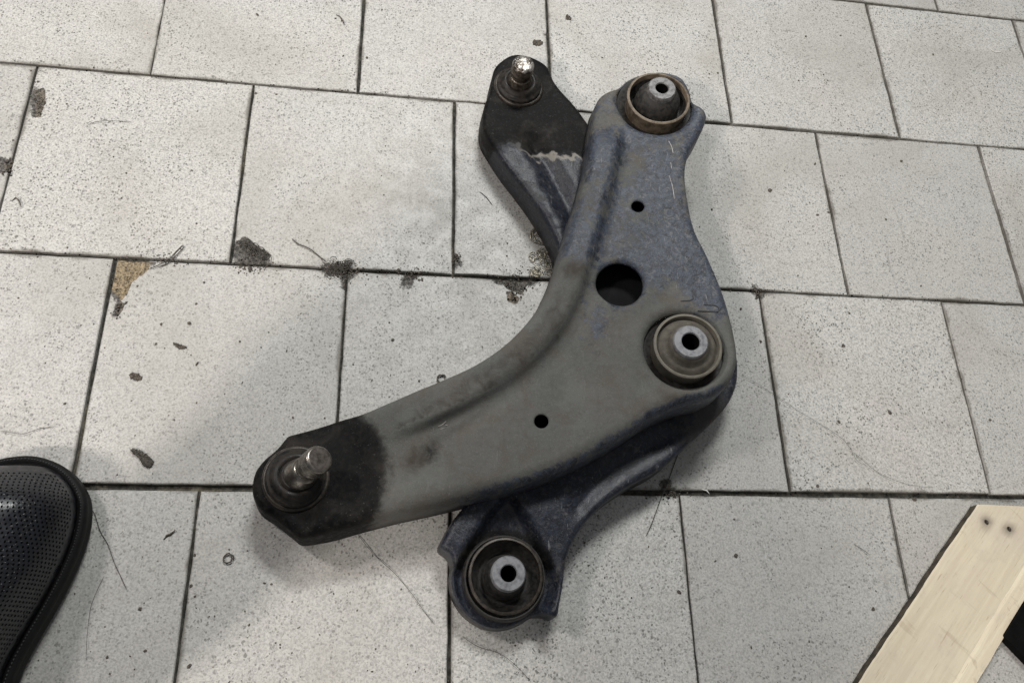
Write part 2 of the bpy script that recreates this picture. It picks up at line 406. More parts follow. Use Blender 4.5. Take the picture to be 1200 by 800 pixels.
M['mark'] = m_simple('stamped_groove', (.040, .042, .045), (.066, .068, .070), 300, .8)
M['scratch'] = m_simple('bare_scratched_steel', (.20, .18, .17), (.42, .41, .40), 500, .5, .3)
M['shade_plate'] = m_simple('hole_shade_sheet', (.002, .002, .003), (.006, .006, .007), 80, .8, spec=.2)
M['pale'] = m_simple('pale_fibre', (.65, .64, .60), (.8, .79, .75), 300, .8)

# ------------------------------------------------------------------ floor
TW, TH = 0.2, 0.20127
offs = {-2: .748, -1: .242, 0: .7483, 1: .2372, 2: .7488, 3: .2278, 4: .742, 5: .235}
floor = mesh_obj('floor', [(-1.2, -1.7, -.0045), (2.2, -1.7, -.0045), (2.2, 1.2, -.0045), (-1.2, 1.2, -.0045)], [(0, 1, 2, 3)], M['grout'], smooth=False, origin=(0, 0, -.0045))
floor['kind'] = 'structure'
gap = .0027
def tile_mesh(chips=None, cx=0, cy=0, ww=TW-gap, hh=TH-gap):
    n = 14; pts = []
    c = [(-ww/2, -hh/2), (ww/2, -hh/2), (ww/2, hh/2), (-ww/2, hh/2)]
    for i in range(4):
        a = np.array(c[i]); b = np.array(c[(i+1) % 4]); nn = np.array([b[1]-a[1], a[0]-b[0]]); nn = nn/np.hypot(*nn)
        for k in range(n):
            t = k/n; pts.append(a+(b-a)*t+(nn*rng.normal(0, .00022) if k else 0))
    P = np.array(pts)
    me = bpy.data.meshes.new('tile')
    if not chips:
        V = [(x, y, 0) for x, y in P*(1-.0009/(ww/2))]+[(x, y, -.0006) for x, y in P]+[(x, y, -.0045) for x, y in P]; m = len(P)
        F = [tuple(range(m))]+[(j*m+k, (j+1)*m+k, (j+1)*m+(k+1) % m, j*m+(k+1) % m) for j in (0, 1) for k in range(m)]
        me.from_pydata([tuple(v) for v in V], [], F)
    else:
        ext = []
        for poly, tan, dep in chips:
            p = np.array(poly); a, b = p.min(0)-.004, p.max(0)+.004
            gx, gy = np.meshgrid(np.arange(a[0], b[0], .0011), np.arange(a[1], b[1], .0011)); q = np.stack([gx.ravel(), gy.ravel()], 1)
            ext.append(q+rng.normal(0, .0001, q.shape))
        chipa = {}
        def depth(Q):
            Z = np.zeros(len(Q)); C = np.zeros(len(Q)); Tn = np.zeros(len(Q))
            for poly, tan, dep in chips:
                p = np.array(poly); d, _, _, _ = seg_dist(Q, p); ins = inside(Q, p); sd = np.where(ins, d, -d)+wob(Q, 900, 3)*.0007
                k = sstep(-.0003, .0010, sd); Z = np.minimum(Z, -dep*k*(1+.35*wob(Q, 1500, 5))); C = np.maximum(C, sstep(-.001, .001, sd)); Tn = np.where(sd > -.001, tan, Tn)
            chipa['c'] = C; chipa['t'] = Tn
            return np.minimum(Z, 0)
        V2, Z, T, outer = relief(P, [], depth, .02, extra=np.vstack(ext), rings=(.0008,))
        V = [(x, y, z) for (x, y), z in zip(V2, Z)]; F = [tuple(int(i) for i in t) for t in T]
        m = len(outer); o0 = len(V)
        d = seg_dist(V2, outer)[0]
        for v in np.where(d < 2e-5)[0]: V[v] = (V[v][0], V[v][1], V[v][2]-.0006)
        V += [(x, y, -.0045) for x, y in outer]
        # walls from the outer loop (its vertices come first in the triangulation input)
        idx = [int(np.argmin(((V2-p)**2).sum(1))) for p in outer]
        F += [(idx[(k+1) % m], idx[k], o0+k, o0+(k+1) % m) for k in range(m)]
        me.from_pydata([tuple(map(float, v)) for v in V], [], F)
        ex = np.zeros(len(V)-len(V2))
        a1 = me.attributes.new('chip', 'FLOAT', 'POINT'); a1.data.foreach_set('value', np.concatenate([chipa['c'], ex]).astype(np.float32))
        a2 = me.attributes.new('tan', 'FLOAT', 'POINT'); a2.data.foreach_set('value', np.concatenate([chipa['t'], ex]).astype(np.float32))
    me.update(); me.materials.append(M['tile']); return me
plain = [tile_mesh() for _ in range(3)]
# broken places, traced where they lie on the floor (photograph position -> floor), tan mortar or dark dirt
CH2 = []
CH = [([(132, 303), (150, 301), (172, 303), (180, 309), (170, 318), (155, 330), (147, 345), (138, 355), (128, 350), (126, 330)], 1, .0022),
      ([(36, 112), (43, 97), (52, 104), (54, 120), (47, 137), (33, 142)], .25, .0012),
      ([(7, 190), (14, 188), (13, 205), (3, 206)], .2, .001),
      ([(274, 285), (280, 278), (292, 279), (303, 288), (318, 298), (322, 309), (300, 312), (274, 309)], 0, .0016),
      ([(274, 312), (298, 313), (300, 318), (288, 321), (277, 319)], .9, .0015),
      ([(376, 314), (392, 303), (412, 307), (416, 319), (408, 334), (402, 333), (394, 325)], 0, .0022),
      ([(468, 317), (494, 319), (494, 326), (474, 324)], .1, .0014),
      ([(574, 322), (600, 325), (625, 328), (616, 338), (612, 345), (604, 342), (592, 336), (580, 328)], .05, .0018),
      ([(593, 341), (603, 341), (611, 350), (604, 356), (596, 352)], .4, .0008),
      ([(533, 298), (537, 297), (538, 302), (536, 307), (533, 307)], .2, .0010),
      ([(778, 570), (795, 571), (793, 583), (783, 587), (777, 580)], .3, .0010),
      ([(148, 355), (137, 372), (128, 368), (137, 352)], .2, .0007),
      ([(884, 338), (892, 338), (891, 350), (885, 350)], .6, .0007)]
for _ in range(34):
    rr_ = random.choice((0, 1, 1, 2, 2, 3)); kk = random.randint(-1, 5); s_ = random.uniform(.0022, .0050); tn_ = random.choice((0, .1, .2, .6))
    if random.random() < .55: c_ = np.array([TW*(kk+offs[rr_]+random.random()), -(rr_+1)*TH+random.choice((-1, 1))*.002])
    else: c_ = np.array([TW*(kk+offs[rr_])+random.choice((-1, 1))*.002, -(rr_+random.random())*TH])
    CH2.append((np.array([c_+s_*random.uniform(.5, 1.2)*np.array([math.cos(a_), math.sin(a_)]) for a_ in np.linspace(0, 5.6, 8)]), tn_, .0010))
chw = CH2+[(np.array([at2(x, y) for x, y in p]), tn, dp) for p, tn, dp in CH]
for r in range(-2, 6):
    for k in range(-6, 9):
        cx = TW*(k+offs[r]+.5); cy = -(r+.5)*TH
        p = cam.matrix_world
        # only tiles the photograph can see, with a margin
        d = CM.inverted() @ (Vector((cx, cy, 0))-CL)
        u, v = 600+928.5*d.x/-d.z, 400-928.5*d.y/-d.z
        if not (-330 < u < 1500 and -220 < v < 1120): continue
        ch = []
        for P, tn, dp in chw:
            L = P-np.array([cx, cy]); cc = L.mean(0)
            if (np.abs(L[:, 0]) < TW/2).any() and (np.abs(L[:, 1]) < TH/2).any() and abs(cc[0]) < TW/2+.01 and abs(cc[1]) < TH/2+.01: ch.append((L, tn, dp))
        wide = .0022 if r == 3 else (.0006 if r == 2 else 0)
        me = tile_mesh(ch) if ch else plain[(r*5+k*3) % 3]
        o = bpy.data.objects.new('tile', me); COL.objects.link(o); o.parent = floor
        o.location = (cx+random.uniform(-.0008, .0008), cy+random.uniform(-.0005, .0005)-wide*.5, .0045+random.uniform(-.0002, .0002))
        o.rotation_euler = (0, 0, random.uniform(-.0035, .0035)); o.scale = (1, 1-(wide/TH), 1)
        if not ch and random.random() < .5: o.rotation_euler.z += math.pi

# ------------------------------------------------------------------ bushings and ball joints
def bushing(parent, cx, cy, z, rpx, ax, prot, down, sleeve_mat, rub_mat, in_mat, inr, inh, hole, rubprof, label=None):
    """z: height of the sleeve's rim. (cx, cy): photograph position of the rim's centre"""
    c = at(cx, cy, z); R = rad(cx, cy, z, rpx); t = .0026; ax = Vector(ax).normalized()
    def sub(prof, mat, name, par, n=56, jit=0, closed=False):
        V, F = lathe(prof, c, ax, n, jit, closed=closed); return mesh_obj(name, V, F, mat, par, True)
    prof = [(R-t, -down), (R-.0012, -down), (R-.0012, -.004), (R-.0002, -.0022), (R, -.0008), (R-.0008, 0), (R-t+.0004, 0), (R-t, -.0008), (R-t, -down)]
    s = sub(prof, sleeve_mat, 'bushing', parent)
    if label: s['label'] = label
    sub([(R*a, b) for a, b in rubprof], rub_mat, 'rubber', s)
    q = inr; h = hole
    V, F = lathe([(h, -down), (q, -down), (q, inh-.0012), (q-.0010, inh), (h+.0007, inh), (h, inh-.0008), (h, -down+.001)], c, ax, 40)
    i = mesh_obj('inner_sleeve', V, F, in_mat, s, True)
    m = s.modifiers.new('edges', 'EDGE_SPLIT'); m.split_angle = .9
    m = i.modifiers.new('edges', 'EDGE_SPLIT'); m.split_angle = .7
    # black lining that puts the hole's inner shade into colour
    V, F = lathe([(h-.00015, -.0012+inh), (h-.0002, -down+.002), (.0001, -down+.002)], c, ax, 24); mesh_obj('bore_shade', V, F, M['black'], s, True)
    return s

def ball_joint(parent, base, top, bz, tz, rb, rs, studmat, capmat, seed=1, cap=True):
    b = at(*base, bz); tp = at(*top, tz); ax = (tp-b)
    tilt = (ax.normalized()*.45+Vector((0, 0, 1))).normalized()
    # housing ring pressed in the plate
    V, F = lathe([(rb*1.13, -.016), (rb*1.13, -.001), (rb*1.08, .0006), (rb*.98, .0008), (rb*.95, -.001)], b, (0, 0, 1), 60); j = mesh_obj('ball_joint', V, F, M['darksteel'], parent)
    V, F = lathe([(rb*1.0, -.001), (rb*1.02, .0022), (rb*.96, .0042), (rb*.90, .0040), (rb*.86, .0062), (rb*.72, .0085), (rb*.60, .0090), (rb*.57, .0074), (rb*.54, .0074), (rb*.52, .0100), (rb*.45, .0104), (rb*.42, .009), (rb*.36, .009)], b, tilt, 60, .006, seed)
    mesh_obj('boot', V, F, M['boot'], j)
    L = ax.length; r = rs
    prof = [(r*1.25, .004), (r*1.15, L*.25), (r*1.0, L*.40), (r*.97, L*.45), (r*.86, L*.47), (r*.84, L*.56), (r*.88, L*.60), (r*.98, L*.63), (r*1.0, L*.66), *[(r*(1.0-.03*(k % 2)), L*(.70+.022*k)) for k in range(11)], (r*1.0, L*.94), (r*.93, L*.985), (r*.80, L), (.0001, L)]
    V, F = lathe(prof, b, ax, 44); s = mesh_obj('stud', V, F, studmat, j); m = s.modifiers.new('edges', 'EDGE_SPLIT'); m.split_angle = .8
    if cap:
        V, F = lathe([(r*.985, L*.95), (r*.95, L*.99), (r*.80, L+.0006), (r*.45, L+.0011), (.0001, L+.0012)] if capmat is M['wet'] else [(r*.80, L+.00015), (r*.45, L+.0004), (.0001, L+.0004)], b, ax, 32); mesh_obj('stud_end', V, F, capmat, j)
    return j

# ------------------------------------------------------------------ lower arm (lies on the floor, under the other)
def plane3(pts):
    A = np.array([[*at2(x, y, z), 1] for x, y, z in pts]); b = np.array([z for _, _, z in pts]); return np.linalg.solve(A, b)
ZL = .036
LO = [(610, 62), (600, 63), (590, 68), (581, 76), (577, 88), (574, 106), (568, 122), (566, 142), (569, 155), (580, 174), (594, 194), (611, 216), (628, 240), (644, 266), (655, 292), (662, 325), (666, 370), (655, 430), (635, 490), (600, 545), (565, 578), (547, 590), (533, 607), (519, 632), (517, 640), (527, 648), (532, 661), (531, 675), (533, 692), (542, 710), (556, 724), (577, 734), (599, 734), (617, 727), (628, 720), (641, 719), (653, 722), (657, 705), (661, 682), (665, 655), (674, 632), (690, 608), (712, 587), (740, 568), (775, 549), (805, 523), (833, 497), (856, 470), (866, 440), (862, 405), (840, 365), (800, 310), (755, 240), (720, 190), (692, 147), (675, 124), (652, 97), (642, 73), (625, 64)]
lo = smooth_closed([at2(x, y, ZL) for x, y in LO])
def PX(z, *pts): return smooth_open([at2(x, y, z) for x, y in pts])
bead_lo = PX(ZL, (598, 150), (612, 172), (632, 205), (650, 240), (664, 275), (676, 320), (684, 370))
bead_lo2 = PX(ZL, (668, 608), (684, 585), (706, 562), (735, 540), (770, 520), (800, 500))
bj2 = np.array(at2(607, 100, ZL)); bu2 = np.array(at2(593, 676, ZL)); ap2 = PX(ZL, (596, 588), (594, 640), (593, 676))
holeb2 = circle(bu2, rad(593, 676, ZL, 46), 72)
def z_lo(Q):
    z = np.full(len(Q), ZL); d = seg_dist(Q, lo)[0]; r = .0048
    z -= r-np.sqrt(np.maximum(r*r-np.maximum(r-d, 0)**2, 0))
    dd, sd, par, L = seg_dist(Q, bead_lo, False); s = dd*sd   # + is left of travel (right hand side in the picture)
    fade = sstep(0, .03, par)*sstep(L, L-.03, par)
    z += fade*(-.0075*np.exp(-((s-.014)/.0095)**2)+.0015*np.exp(-((s+.006)/.007)**2))+.0009*wob(Q, 260, 12)*np.exp(-(dd/.022)**2)
    dd, sd, par, L = seg_dist(Q, bead_lo2, False); s = dd*sd; fade = sstep(0, .015, par)*sstep(L, L-.03, par)
    z += fade*-.0036*np.exp(-(s/.0075)**2)
    # dished land round the end bushing, pointed towards the arm
    k = np.linalg.norm(Q-bu2, axis=1); R = rad(593, 676, ZL, 46)
    da, _, pa, La = seg_dist(Q, ap2, False)
    wd = .004+(R+.004)*np.clip(pa/La, 0, 1)**.8
    z -= .013*sstep(wd+.006, wd-.004, da)
    z -= .004*sstep(.04, .0, np.linalg.norm(Q-bj2, axis=1))
    z -= .004*np.clip(1-(np.linalg.norm(Q-np.array(at2(640, 70, ZL)), axis=1)/.03), 0, 1)
    z += .0005*wob(Q, 90, 2)
    return z
jt2 = np.array(at2(622, 130, ZL))
def attr_lo(A):
    Q = A[:, :2]; z = A[:, 2]
    g = (Q-bj2); a = np.array(at2(690, 186, ZL)); b = np.array(at2(590, 172, ZL))
    # oily plate above the line a-b
    n = np.array([-(b-a)[1], (b-a)[0]]); n = n/np.linalg.norm(n); s = (Q-a)@n
    if ((bj2-a)@n) < 0: s = -s
    gre = np.clip(.5+s/.020+.22*wob(Q, 160, 8)+.16*wob(Q, 330, 18), -1, 1)
    gre = np.where(z < .020, gre*.75, gre)
    tide = np.clip(1-np.linalg.norm(Q-np.array(at2(655, 190, ZL)), axis=1)/.05, 0, 1)*1.6
    ex = np.linalg.norm(Q-bu2, axis=1)
    gre = np.maximum(gre, np.clip((.046-ex)/.012, 0, 1)*.9*(Q[:, 1] > bu2[1]+.006))  # recess by the end bushing darkened, its shade put in through this mask
    bare = .92+.25*wob(Q, 45, 4)-.75*np.clip(1-np.linalg.norm(Q-np.array(at2(835, 500, ZL)), axis=1)/.05, 0, 1)
    rusty = np.clip((.020-z)/.008, 0, 1)*.62
    rusty = np.maximum(rusty, np.clip(1-np.linalg.norm(Q-np.array(at2(690, 200, ZL)), axis=1)/.020, 0, 1)*.75)
    rusty = np.where((Q[:, 0] < at2(665, 300, ZL)[0]) & (z > .012) & (z < .032) & (Q[:, 1] > at2(600, 330)[1]), np.maximum(rusty, .12), rusty)
    return {'grease_and_shade': gre, 'bare': bare, 'rusty': rusty, 'tide': np.clip(tide, 0, 1)}
arm2 = empty('control_arm', (*at2(700, 400), 0), 'lower steel control arm, blue-black and oily, lying on the tiles under the dusty grey one', 'control arm', 'pair of used control arms')
shell('arm_body', lo, [holeb2], z_lo, .024, .0012, M['arm2'], arm2, attrf=attr_lo)
rubA = [(.92, -.004), (.88, -.006), (.80, -.0075), (.70, -.012), (.62, -.012), (.57, -.004), (.54, .004), (.50, .008), (.40, .010), (.30, .011)]
b2 = bushing(arm2, 593, 674, ZL-.003, 43.5, (0, 0, 1), .004, .030, M['darksteel'], M['rubber'], M['alu'], rad(598, 670, .05, 20.5), .0135, rad(598, 670, .05, 9.5), [(.93, -.004), (.88, -.007), (.78, -.010), (.70, -.016), (.60, -.016), (.56, -.004), (.52, .003), (.46, .008), (.35, .0105)])
# collar of the plate pressed up round the sleeve
V, F = lathe([(rad(593, 674, ZL, 49.5), -.012), (rad(593, 674, ZL, 48), -.0065), (rad(593, 674, ZL, 46.5), -.0050), (rad(593, 674, ZL, 45.2), -.0054), (rad(593, 674, ZL, 45.0), -.012)], at(593, 675, ZL), (0, 0, 1), 64)
mesh_obj('collar', V, F, M['rubber'], arm2)
ball_joint(arm2, (608, 101), (613.5, 75), ZL+.001, ZL+.034, rad(609, 100, ZL, 25), rad(609, 80, ZL, 12.0), M['studbody'], M['wet'], 3)

# ------------------------------------------------------------------ upper arm (tilted, lying across the lower one)
PU = plane3([(350, 560, .050), (850, 430, .082), (772, 110, .080)])
def zu(x, y): return PU[0]*x+PU[1]*y+PU[2]
def atu(px, py, dz=0.0):
    """photograph position -> point on the tilted arm's plane, raised by dz"""
    d = CM @ Vector(((px-600)/928.51, (400-py)/928.51, -1)); n = Vector((-PU[0], -PU[1], 1))
    t = (PU[2]+dz-n.dot(CL))/n.dot(d); return CL+d*t
def au2(px, py, dz=0.0): p = atu(px, py, dz); return (p.x, p.y)
UN = Vector((-PU[0], -PU[1], 1)).normalized()
UP = [(294, 564), (298, 549), (308, 536), (324, 522), (336, 508), (345, 505), (360, 501), (395, 491), (423, 484), (450, 474), (480, 463), (520, 447), (560, 428), (595, 403), (625, 370), (645, 333), (658, 295), (668, 260), (678, 230), (687, 195), (692, 165), (696, 140), (701, 116), (708, 108), (724, 101), (737, 90), (752, 84), (775, 82), (798, 89), (809, 103), (815, 118), (828, 128), (830, 136), (824, 152), (812, 172), (806, 190), (805, 210), (809, 238), (817, 269), (831, 298), (845, 330), (855, 360), (863, 392), (866, 421), (862, 441), (849, 456), (828, 466), (799, 474), (768, 488), (738, 508), (700, 530), (660, 550), (610, 568), (560, 580), (510, 592), (460, 603), (410, 616), (375, 625), (351, 629), (342, 623), (321, 606), (303, 594), (295, 580)]
up = smooth_closed([au2(x, y) for x, y in UP])
def PXU(*pts): return smooth_open([au2(x, y) for x, y in pts])
bead = PXU((733, 140), (724, 180), (713, 225), (703, 265), (692, 305), (679, 345), (657, 388), (624, 424), (585, 453), (545, 480), (510, 503), (480, 525), (455, 548))
rb1 = np.array(au2(768, 120)); rb2 = np.array(au2(802.5, 410)); ub = np.array(au2(347, 562))
inner_edge = PXU(*[p for p in UP[7:23]])
botedge = PXU((849, 456), (828, 466), (799, 474), (768, 488), (738, 508), (700, 530), (660, 550), (610, 568), (560, 580), (510, 592), (460, 603), (410, 616))
r1 = rad(772, 118, .08, 41); r2 = rad(803, 409, .08, 44)
h_big = circle(au2(727, 332), rad(727, 332, .08, 26.5), 56); h_s1 = circle(au2(747.5, 242), rad(747, 242, .08, 7.2), 24); h_s2 = circle(au2(634.5, 493.5), rad(634, 493, .07, 8.2), 24)
holes_u = [h_big, h_s1, h_s2, circle(rb1, r1, 64), circle(rb2, r2, 64)]
scar = [PXU((807, 345), (811, 347), (812, 350), (808, 353), (797, 354)), PXU((824, 357), (838, 358), (843, 362), (839, 366), (817, 365))]
def z_up(Q):
    z = zu(Q[:, 0], Q[:, 1]); d = seg_dist(Q, up)[0]
    db, _, _, _ = seg_dist(Q, botedge, False); r = np.where(db < .03, .012, .0075)
    r = .0070+.0060*sstep(.035, .012, db)
    z = z-(r-np.sqrt(np.maximum(r*r-np.maximum(r-d, 0)**2, 0)))*1.0
    dd, sd, par, L = seg_dist(Q, bead, False); s = dd*sd
    fade = sstep(0, .045, par)*sstep(L, L-.06, par)
    # s<0: outer side with the raised bead
    di = seg_dist(Q, inner_edge, False)[0]
    z = z+fade*.0100*sstep(.010, -.0075, s)*sstep(.034, .024, di)
    z = z-fade*.0014*np.exp(-((s-.012)/.005)**2)
    for h, dep, wd in ((h_big, .0030, .0045), (h_s1, .0006, .002), (h_s2, .0006, .002)):
        c = h.mean(0); R = np.linalg.norm(h[0]-c); k = np.linalg.norm(Q-c, axis=1)-R; z = z-dep*np.clip(1-k/wd, 0, 1)**2
    for c, R in ((rb1, r1), (rb2, r2)):
        k = np.linalg.norm(Q-c, axis=1)-R; z = z-.0035*np.clip(1-k/.0045, 0, 1)**2+.0012*np.exp(-((k-.008)/.004)**2)
    e = np.linalg.norm(Q-ub, axis=1); z = z-.003*sstep(.062, .045, e)
    for p in scar:
        k = seg_dist(Q, p, False)[0]; z = z+.0006*np.exp(-(k/.0012)**2)
    # faint second crease along the lower side
    z = z+.0005*wob(Q, 60, 9)
    return z
def near(Q, x, y, r): return np.clip(1-np.linalg.norm(Q-np.array(au2(x, y)), axis=1)/r, 0, 1)
def attr_up(A):
    Q = A[:, :2]; e = np.linalg.norm(Q-np.array(au2(352, 558)), axis=1)
    gre = np.clip(.5+(.0655-e)/.020+.10*wob(Q, 130, 6), -1, 1)
    gre = np.maximum(gre, .62*near(Q, 505, 528, .022)+.0)
    # the top part keeps more blue paint, the lower part is under dust
    yb = at2(700, 340, .08)[1]; xb = Q[:, 0]
    up_ = sstep(yb-.035, yb+.04, Q[:, 1]+.25*(Q[:, 0]-at2(700, 340, .08)[0]))
    bare = .02+.66*up_+.24*wob(Q, 55, 4)
    bare = bare+.55*near(Q, 800, 290, .05)+.45*near(Q, 835, 347, .016)+.4*near(Q, 700, 385, .04)-.30*near(Q, 730, 200, .03)
    bare = bare-.25*sstep(.03, 0, seg_dist(Q, inner_edge, False)[0])*(1-up_)
    db, _, par, L = seg_dist(Q, botedge, False)
    bare = np.maximum(bare, .75*sstep(.012, .003, db)*sstep(L, L*.55, par))
    dw = zu(Q[:, 0], Q[:, 1])-A[:, 2]
    rusty = .95*near(Q, 670, 322, .026)+.62*near(Q, 790, 178, .006)+.85*near(Q, 487, 538, .026)+.8*near(Q, 652, 398, .009)+.7*near(Q, 640, 560, .01)
    rusty = np.maximum(rusty, .62*sstep(.02, .004, np.abs(seg_dist(Q, bead, False)[0]-.010))*(1-up_)*sstep(0, 1, seg_dist(Q, inner_edge, False)[0] < .024))
    rusty = np.maximum(rusty, .5*(dw > .018))
    return {'grease_and_shade': gre, 'bare': bare, 'rusty': rusty, 'tide': np.zeros(len(Q))}
arm1 = empty('control_arm', (*at2(640, 420), 0), 'upper steel control arm, dusty grey-green with a black oily end, lying across the other one', 'control arm', 'pair of used control arms')
shell('arm_body', up, holes_u, z_up, .024, .0015, M['arm'], arm1, attrf=attr_up)
b = bushing(arm1, 772, 114.5, .088, 35.0, UN, .008, .034, M['rust'], M['rubber'], M['alu_d'], rad(777, 97, .09, 15.5), .0135, rad(777, 97, .09, 6.8),
        [(.92, -.005), (.88, -.012), (.80, -.018), (.74, -.018), (.72, -.008), (.68, -.001), (.58, .004), (.50, .0075), (.35, .009)])
b['label'] = 'bushing with a rusty brown outer ring'
b = bushing(arm1, 806.5, 404.5, .0885, 38.5, UN, .007, .036, M['rust2'], M['rubber_dusty'], M['alu'], rad(811, 396, .09, 19.5), .0085, rad(811, 396, .09, 10),
        [(.925, -.0022), (.90, -.0052), (.86, -.0046), (.80, -.0012), (.72, -.0006), (.66, -.0002), (.60, .0028), (.55, .0052), (.40, .0072)])
ball_joint(arm1, (347, 560), (375, 537), .0495, .0495+.036, rad(349, 559, .05, 35.5), rad(372, 540, .08, 17.5), M['stud'], M['studcap'], 5)
# added near-black sheet under the face, standing in for shade in the holes
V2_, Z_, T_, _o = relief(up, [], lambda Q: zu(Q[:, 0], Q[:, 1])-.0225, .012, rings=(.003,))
mesh_obj('hole_shade_plate', [(x, y, z) for (x, y), z in zip(V2_, Z_)], [tuple(t) for t in T_], M['shade_plate'], arm1)
# stamped marks and scratches on the face
def on_arm(name, pts, r, mat, label=None):
    P = smooth_open([au2(x, y) for x, y in pts], .0007); Zs = z_up(P); V, F = tube([(p[0], p[1], z+.0001) for p, z in zip(P, Zs)], r, 6); o = mesh_obj(name, V, F, mat, arm1)
    if label: o['label'] = label
on_arm('stamped_mark', [(824, 357.5), (836, 358), (842, 361), (841, 365), (832, 366), (817, 365)], .0006, M['mark'], 'faint stamped U shaped mark beside the rear bushing')
on_arm('stamped_mark', [(811, 346), (812, 349.5), (808, 352.5), (797, 353.5)], .0005, M['mark'], 'faint stamped L shaped mark')
for pts in ([(783, 166), (787, 172), (789, 180)], [(786, 190), (787, 198)], [(784, 206), (787, 216), (789, 226), (790, 234)], [(513, 500), (518, 498), (523, 494)], [(515, 503), (521, 502)], [(521, 499), (525, 498)]):
    on_arm('scratch', pts, .00045, M['scratch'])
# collars inside the plate holes, gap shade put in as dark colour
for (x, y, R_, z) in ((768, 120, r1, 0), (802.5, 410, r2, 0)):
    c = atu(x, y); V, F = lathe([(R_*1.04, -.0062), (R_*1.0, -.0058), (R_*.93, -.0075), (R_*.80, -.0085), (R_*.5, -.02)], c, UN, 56); mesh_obj('collar', V, F, M['rubber'], arm1)

# ------------------------------------------------------------------ shoe
shoe = empty('shoe', (*at2(0, 700), 0), 'black perforated leather shoe, toe pointing into the left edge of the floor', 'shoe')
def shoe_parts():
    zs = .022
    O = [(-20, 551), (0, 545), (22, 540), (48, 539), (75, 547), (95, 563), (108, 588), (106, 624), (93, 663), (70, 709), (45, 752), (28, 785), (18, 820), (15, 870), (14, 930), (5, 990), (-30, 1030), (-80, 1035), (-120, 1010), (-140, 950), (-140, 880), (-145, 800), (-140, 730), (-118, 655), (-85, 590), (-50, 557)]
    P = smooth_closed([at2(x, y, .006) for x, y in O], .004); n = len(P)
    c = P.mean(0)
    nrm = np.roll(P, -1, 0)-np.roll(P, 1, 0); nrm = np.stack([nrm[:, 1], -nrm[:, 0]], 1); nrm /= np.hypot(*nrm.T)[:, None]
    area = (P[:, 0]*np.roll(P[:, 1], -1)-np.roll(P[:, 0], -1)*P[:, 1]).sum()
    if area < 0: nrm = -nrm
    V = []; F = []
    lay = [(-.004, 0), (-.001, .003), (.0, .008), (-.0008, .012), (0, .016), (-.0002, .0195), (-.0018, zs), (-.0045, zs+.0006), (-.0056, zs-.0008), (-.0085, zs-.001)]
    for off, z in lay:
        for p, q in zip(P, nrm): V.append((p[0]+q[0]*off, p[1]+q[1]*off, z))
    for j in range(len(lay)-1):
        for k in range(n): F.append((j*n+k, j*n+(k+1) % n, (j+1)*n+(k+1) % n, (j+1)*n+k))
    F.append(tuple(range(n-1, -1, -1))); F.append(tuple((len(lay)-1)*n+k for k in range(n)))
    t = NT('black_sole', .6, 0, .2); t.color(t.mix(t.noise(200, 4), (.003, .003, .003), (.010, .010, .010))); t.bump(t.noise(500, 3), .0004, .7)
    so = mesh_obj('sole', V, F, t.m, shoe)
    # stitched welt
    V = []; F = []
    for k in range(0, n):
        p = P[k]-nrm[k]*.0033; q = P[(k+1) % n]-nrm[(k+1) % n]*.0033
        for h in range(2):
            a = p+(q-p)*(h*.5+.06); b_ = p+(q-p)*(h*.5+.38)
            v, f = tube([(*a, zs+.0008), (*((a+b_)/2), zs+.0013), (*b_, zs+.0008)], .0005, 5); o0 = len(V); V += v; F += [tuple(i+o0 for i in g) for g in f]
    t = NT('dark_thread', .7); t.color((.045, .045, .047)); st = mesh_obj('stitching', V, F, t.m, shoe); st['kind'] = 'stuff'
    # upper: rings shrinking towards the instep, opening at the ankle
    toe = np.array(at2(25, 545, .02)); heel = np.array(at2(-60, 1020, .02)); ax = heel-toe; L = np.linalg.norm(ax); ax = ax/L; sx = np.array([-ax[1], ax[0]])
    V = []; F = []; K = 46; J = 30
    q = P-nrm*.0060
    al = (q-toe)@ax; la = (q-toe)@sx
    ts = np.linspace(.004, al.max()-.002, K)
    for s_ in ts:
        # width at this station
        a = []
        for i in range(n):
            j = (i+1) % n
            if (al[i]-s_)*(al[j]-s_) <= 0 and al[i] != al[j]: a.append(la[i]+(la[j]-la[i])*(s_-al[i])/(al[j]-al[i]))
        lo_, hi_ = min(a), max(a)
        u = s_/L
        H = .020+.034*sstep(0, .16, u)*1.0+.040*sstep(.25, .62, u)+.012*sstep(.60, .95, u)
        H *= sstep(-.03, .05, u)**.5
        for k in range(J+1):
            f = k/J*2-1
            x = math.copysign(abs(f)**.85, f) if False else math.sin(f*math.pi/2)
            pw = 2.5-.5*u
            zz = (max(0, 1-abs(x)**pw))**(1/2.0)
            zz = zz*(1-.18*sstep(.5, .9, u)*0)
            crease = .0012*math.exp(-((s_-.105-.02*f)/.004)**2)+.001*math.exp(-((s_-.125-.015*f)/.004)**2)
            p = toe+ax*s_+sx*((lo_+hi_)/2+(hi_-lo_)/2*x*(1+.012*math.sin(zz*3)))
            V.append((p[0], p[1], zs-.002+H*zz-crease*zz))
    for i in range(K-1):
        for k in range(J): F.append((i*(J+1)+k, (i+1)*(J+1)+k, (i+1)*(J+1)+k+1, i*(J+1)+k+1))
    # ankle opening left out of the last stations
    F2 = []
    for f in F:
        i = f[0]//(J+1); k = f[0] % (J+1)
        if ts[i]/L > .60 and ts[i]/L < .93 and 6 < k < J-7: continue
        F2.append(f)
    t = NT('perforated_black_leather', .42, 0, .7)
    mp = t.node('ShaderNodeMapping'); t.l.new(t.co, mp.inputs[0]); mp.inputs['Rotation'].default_value = (0, 0, -.95); mp.inputs['Scale'].default_value = (.62, 1.0, 0.2)
    v = t.voro(360, mp.outputs[0], rnd=.10); hole = t.ramp(v, .40, .30)
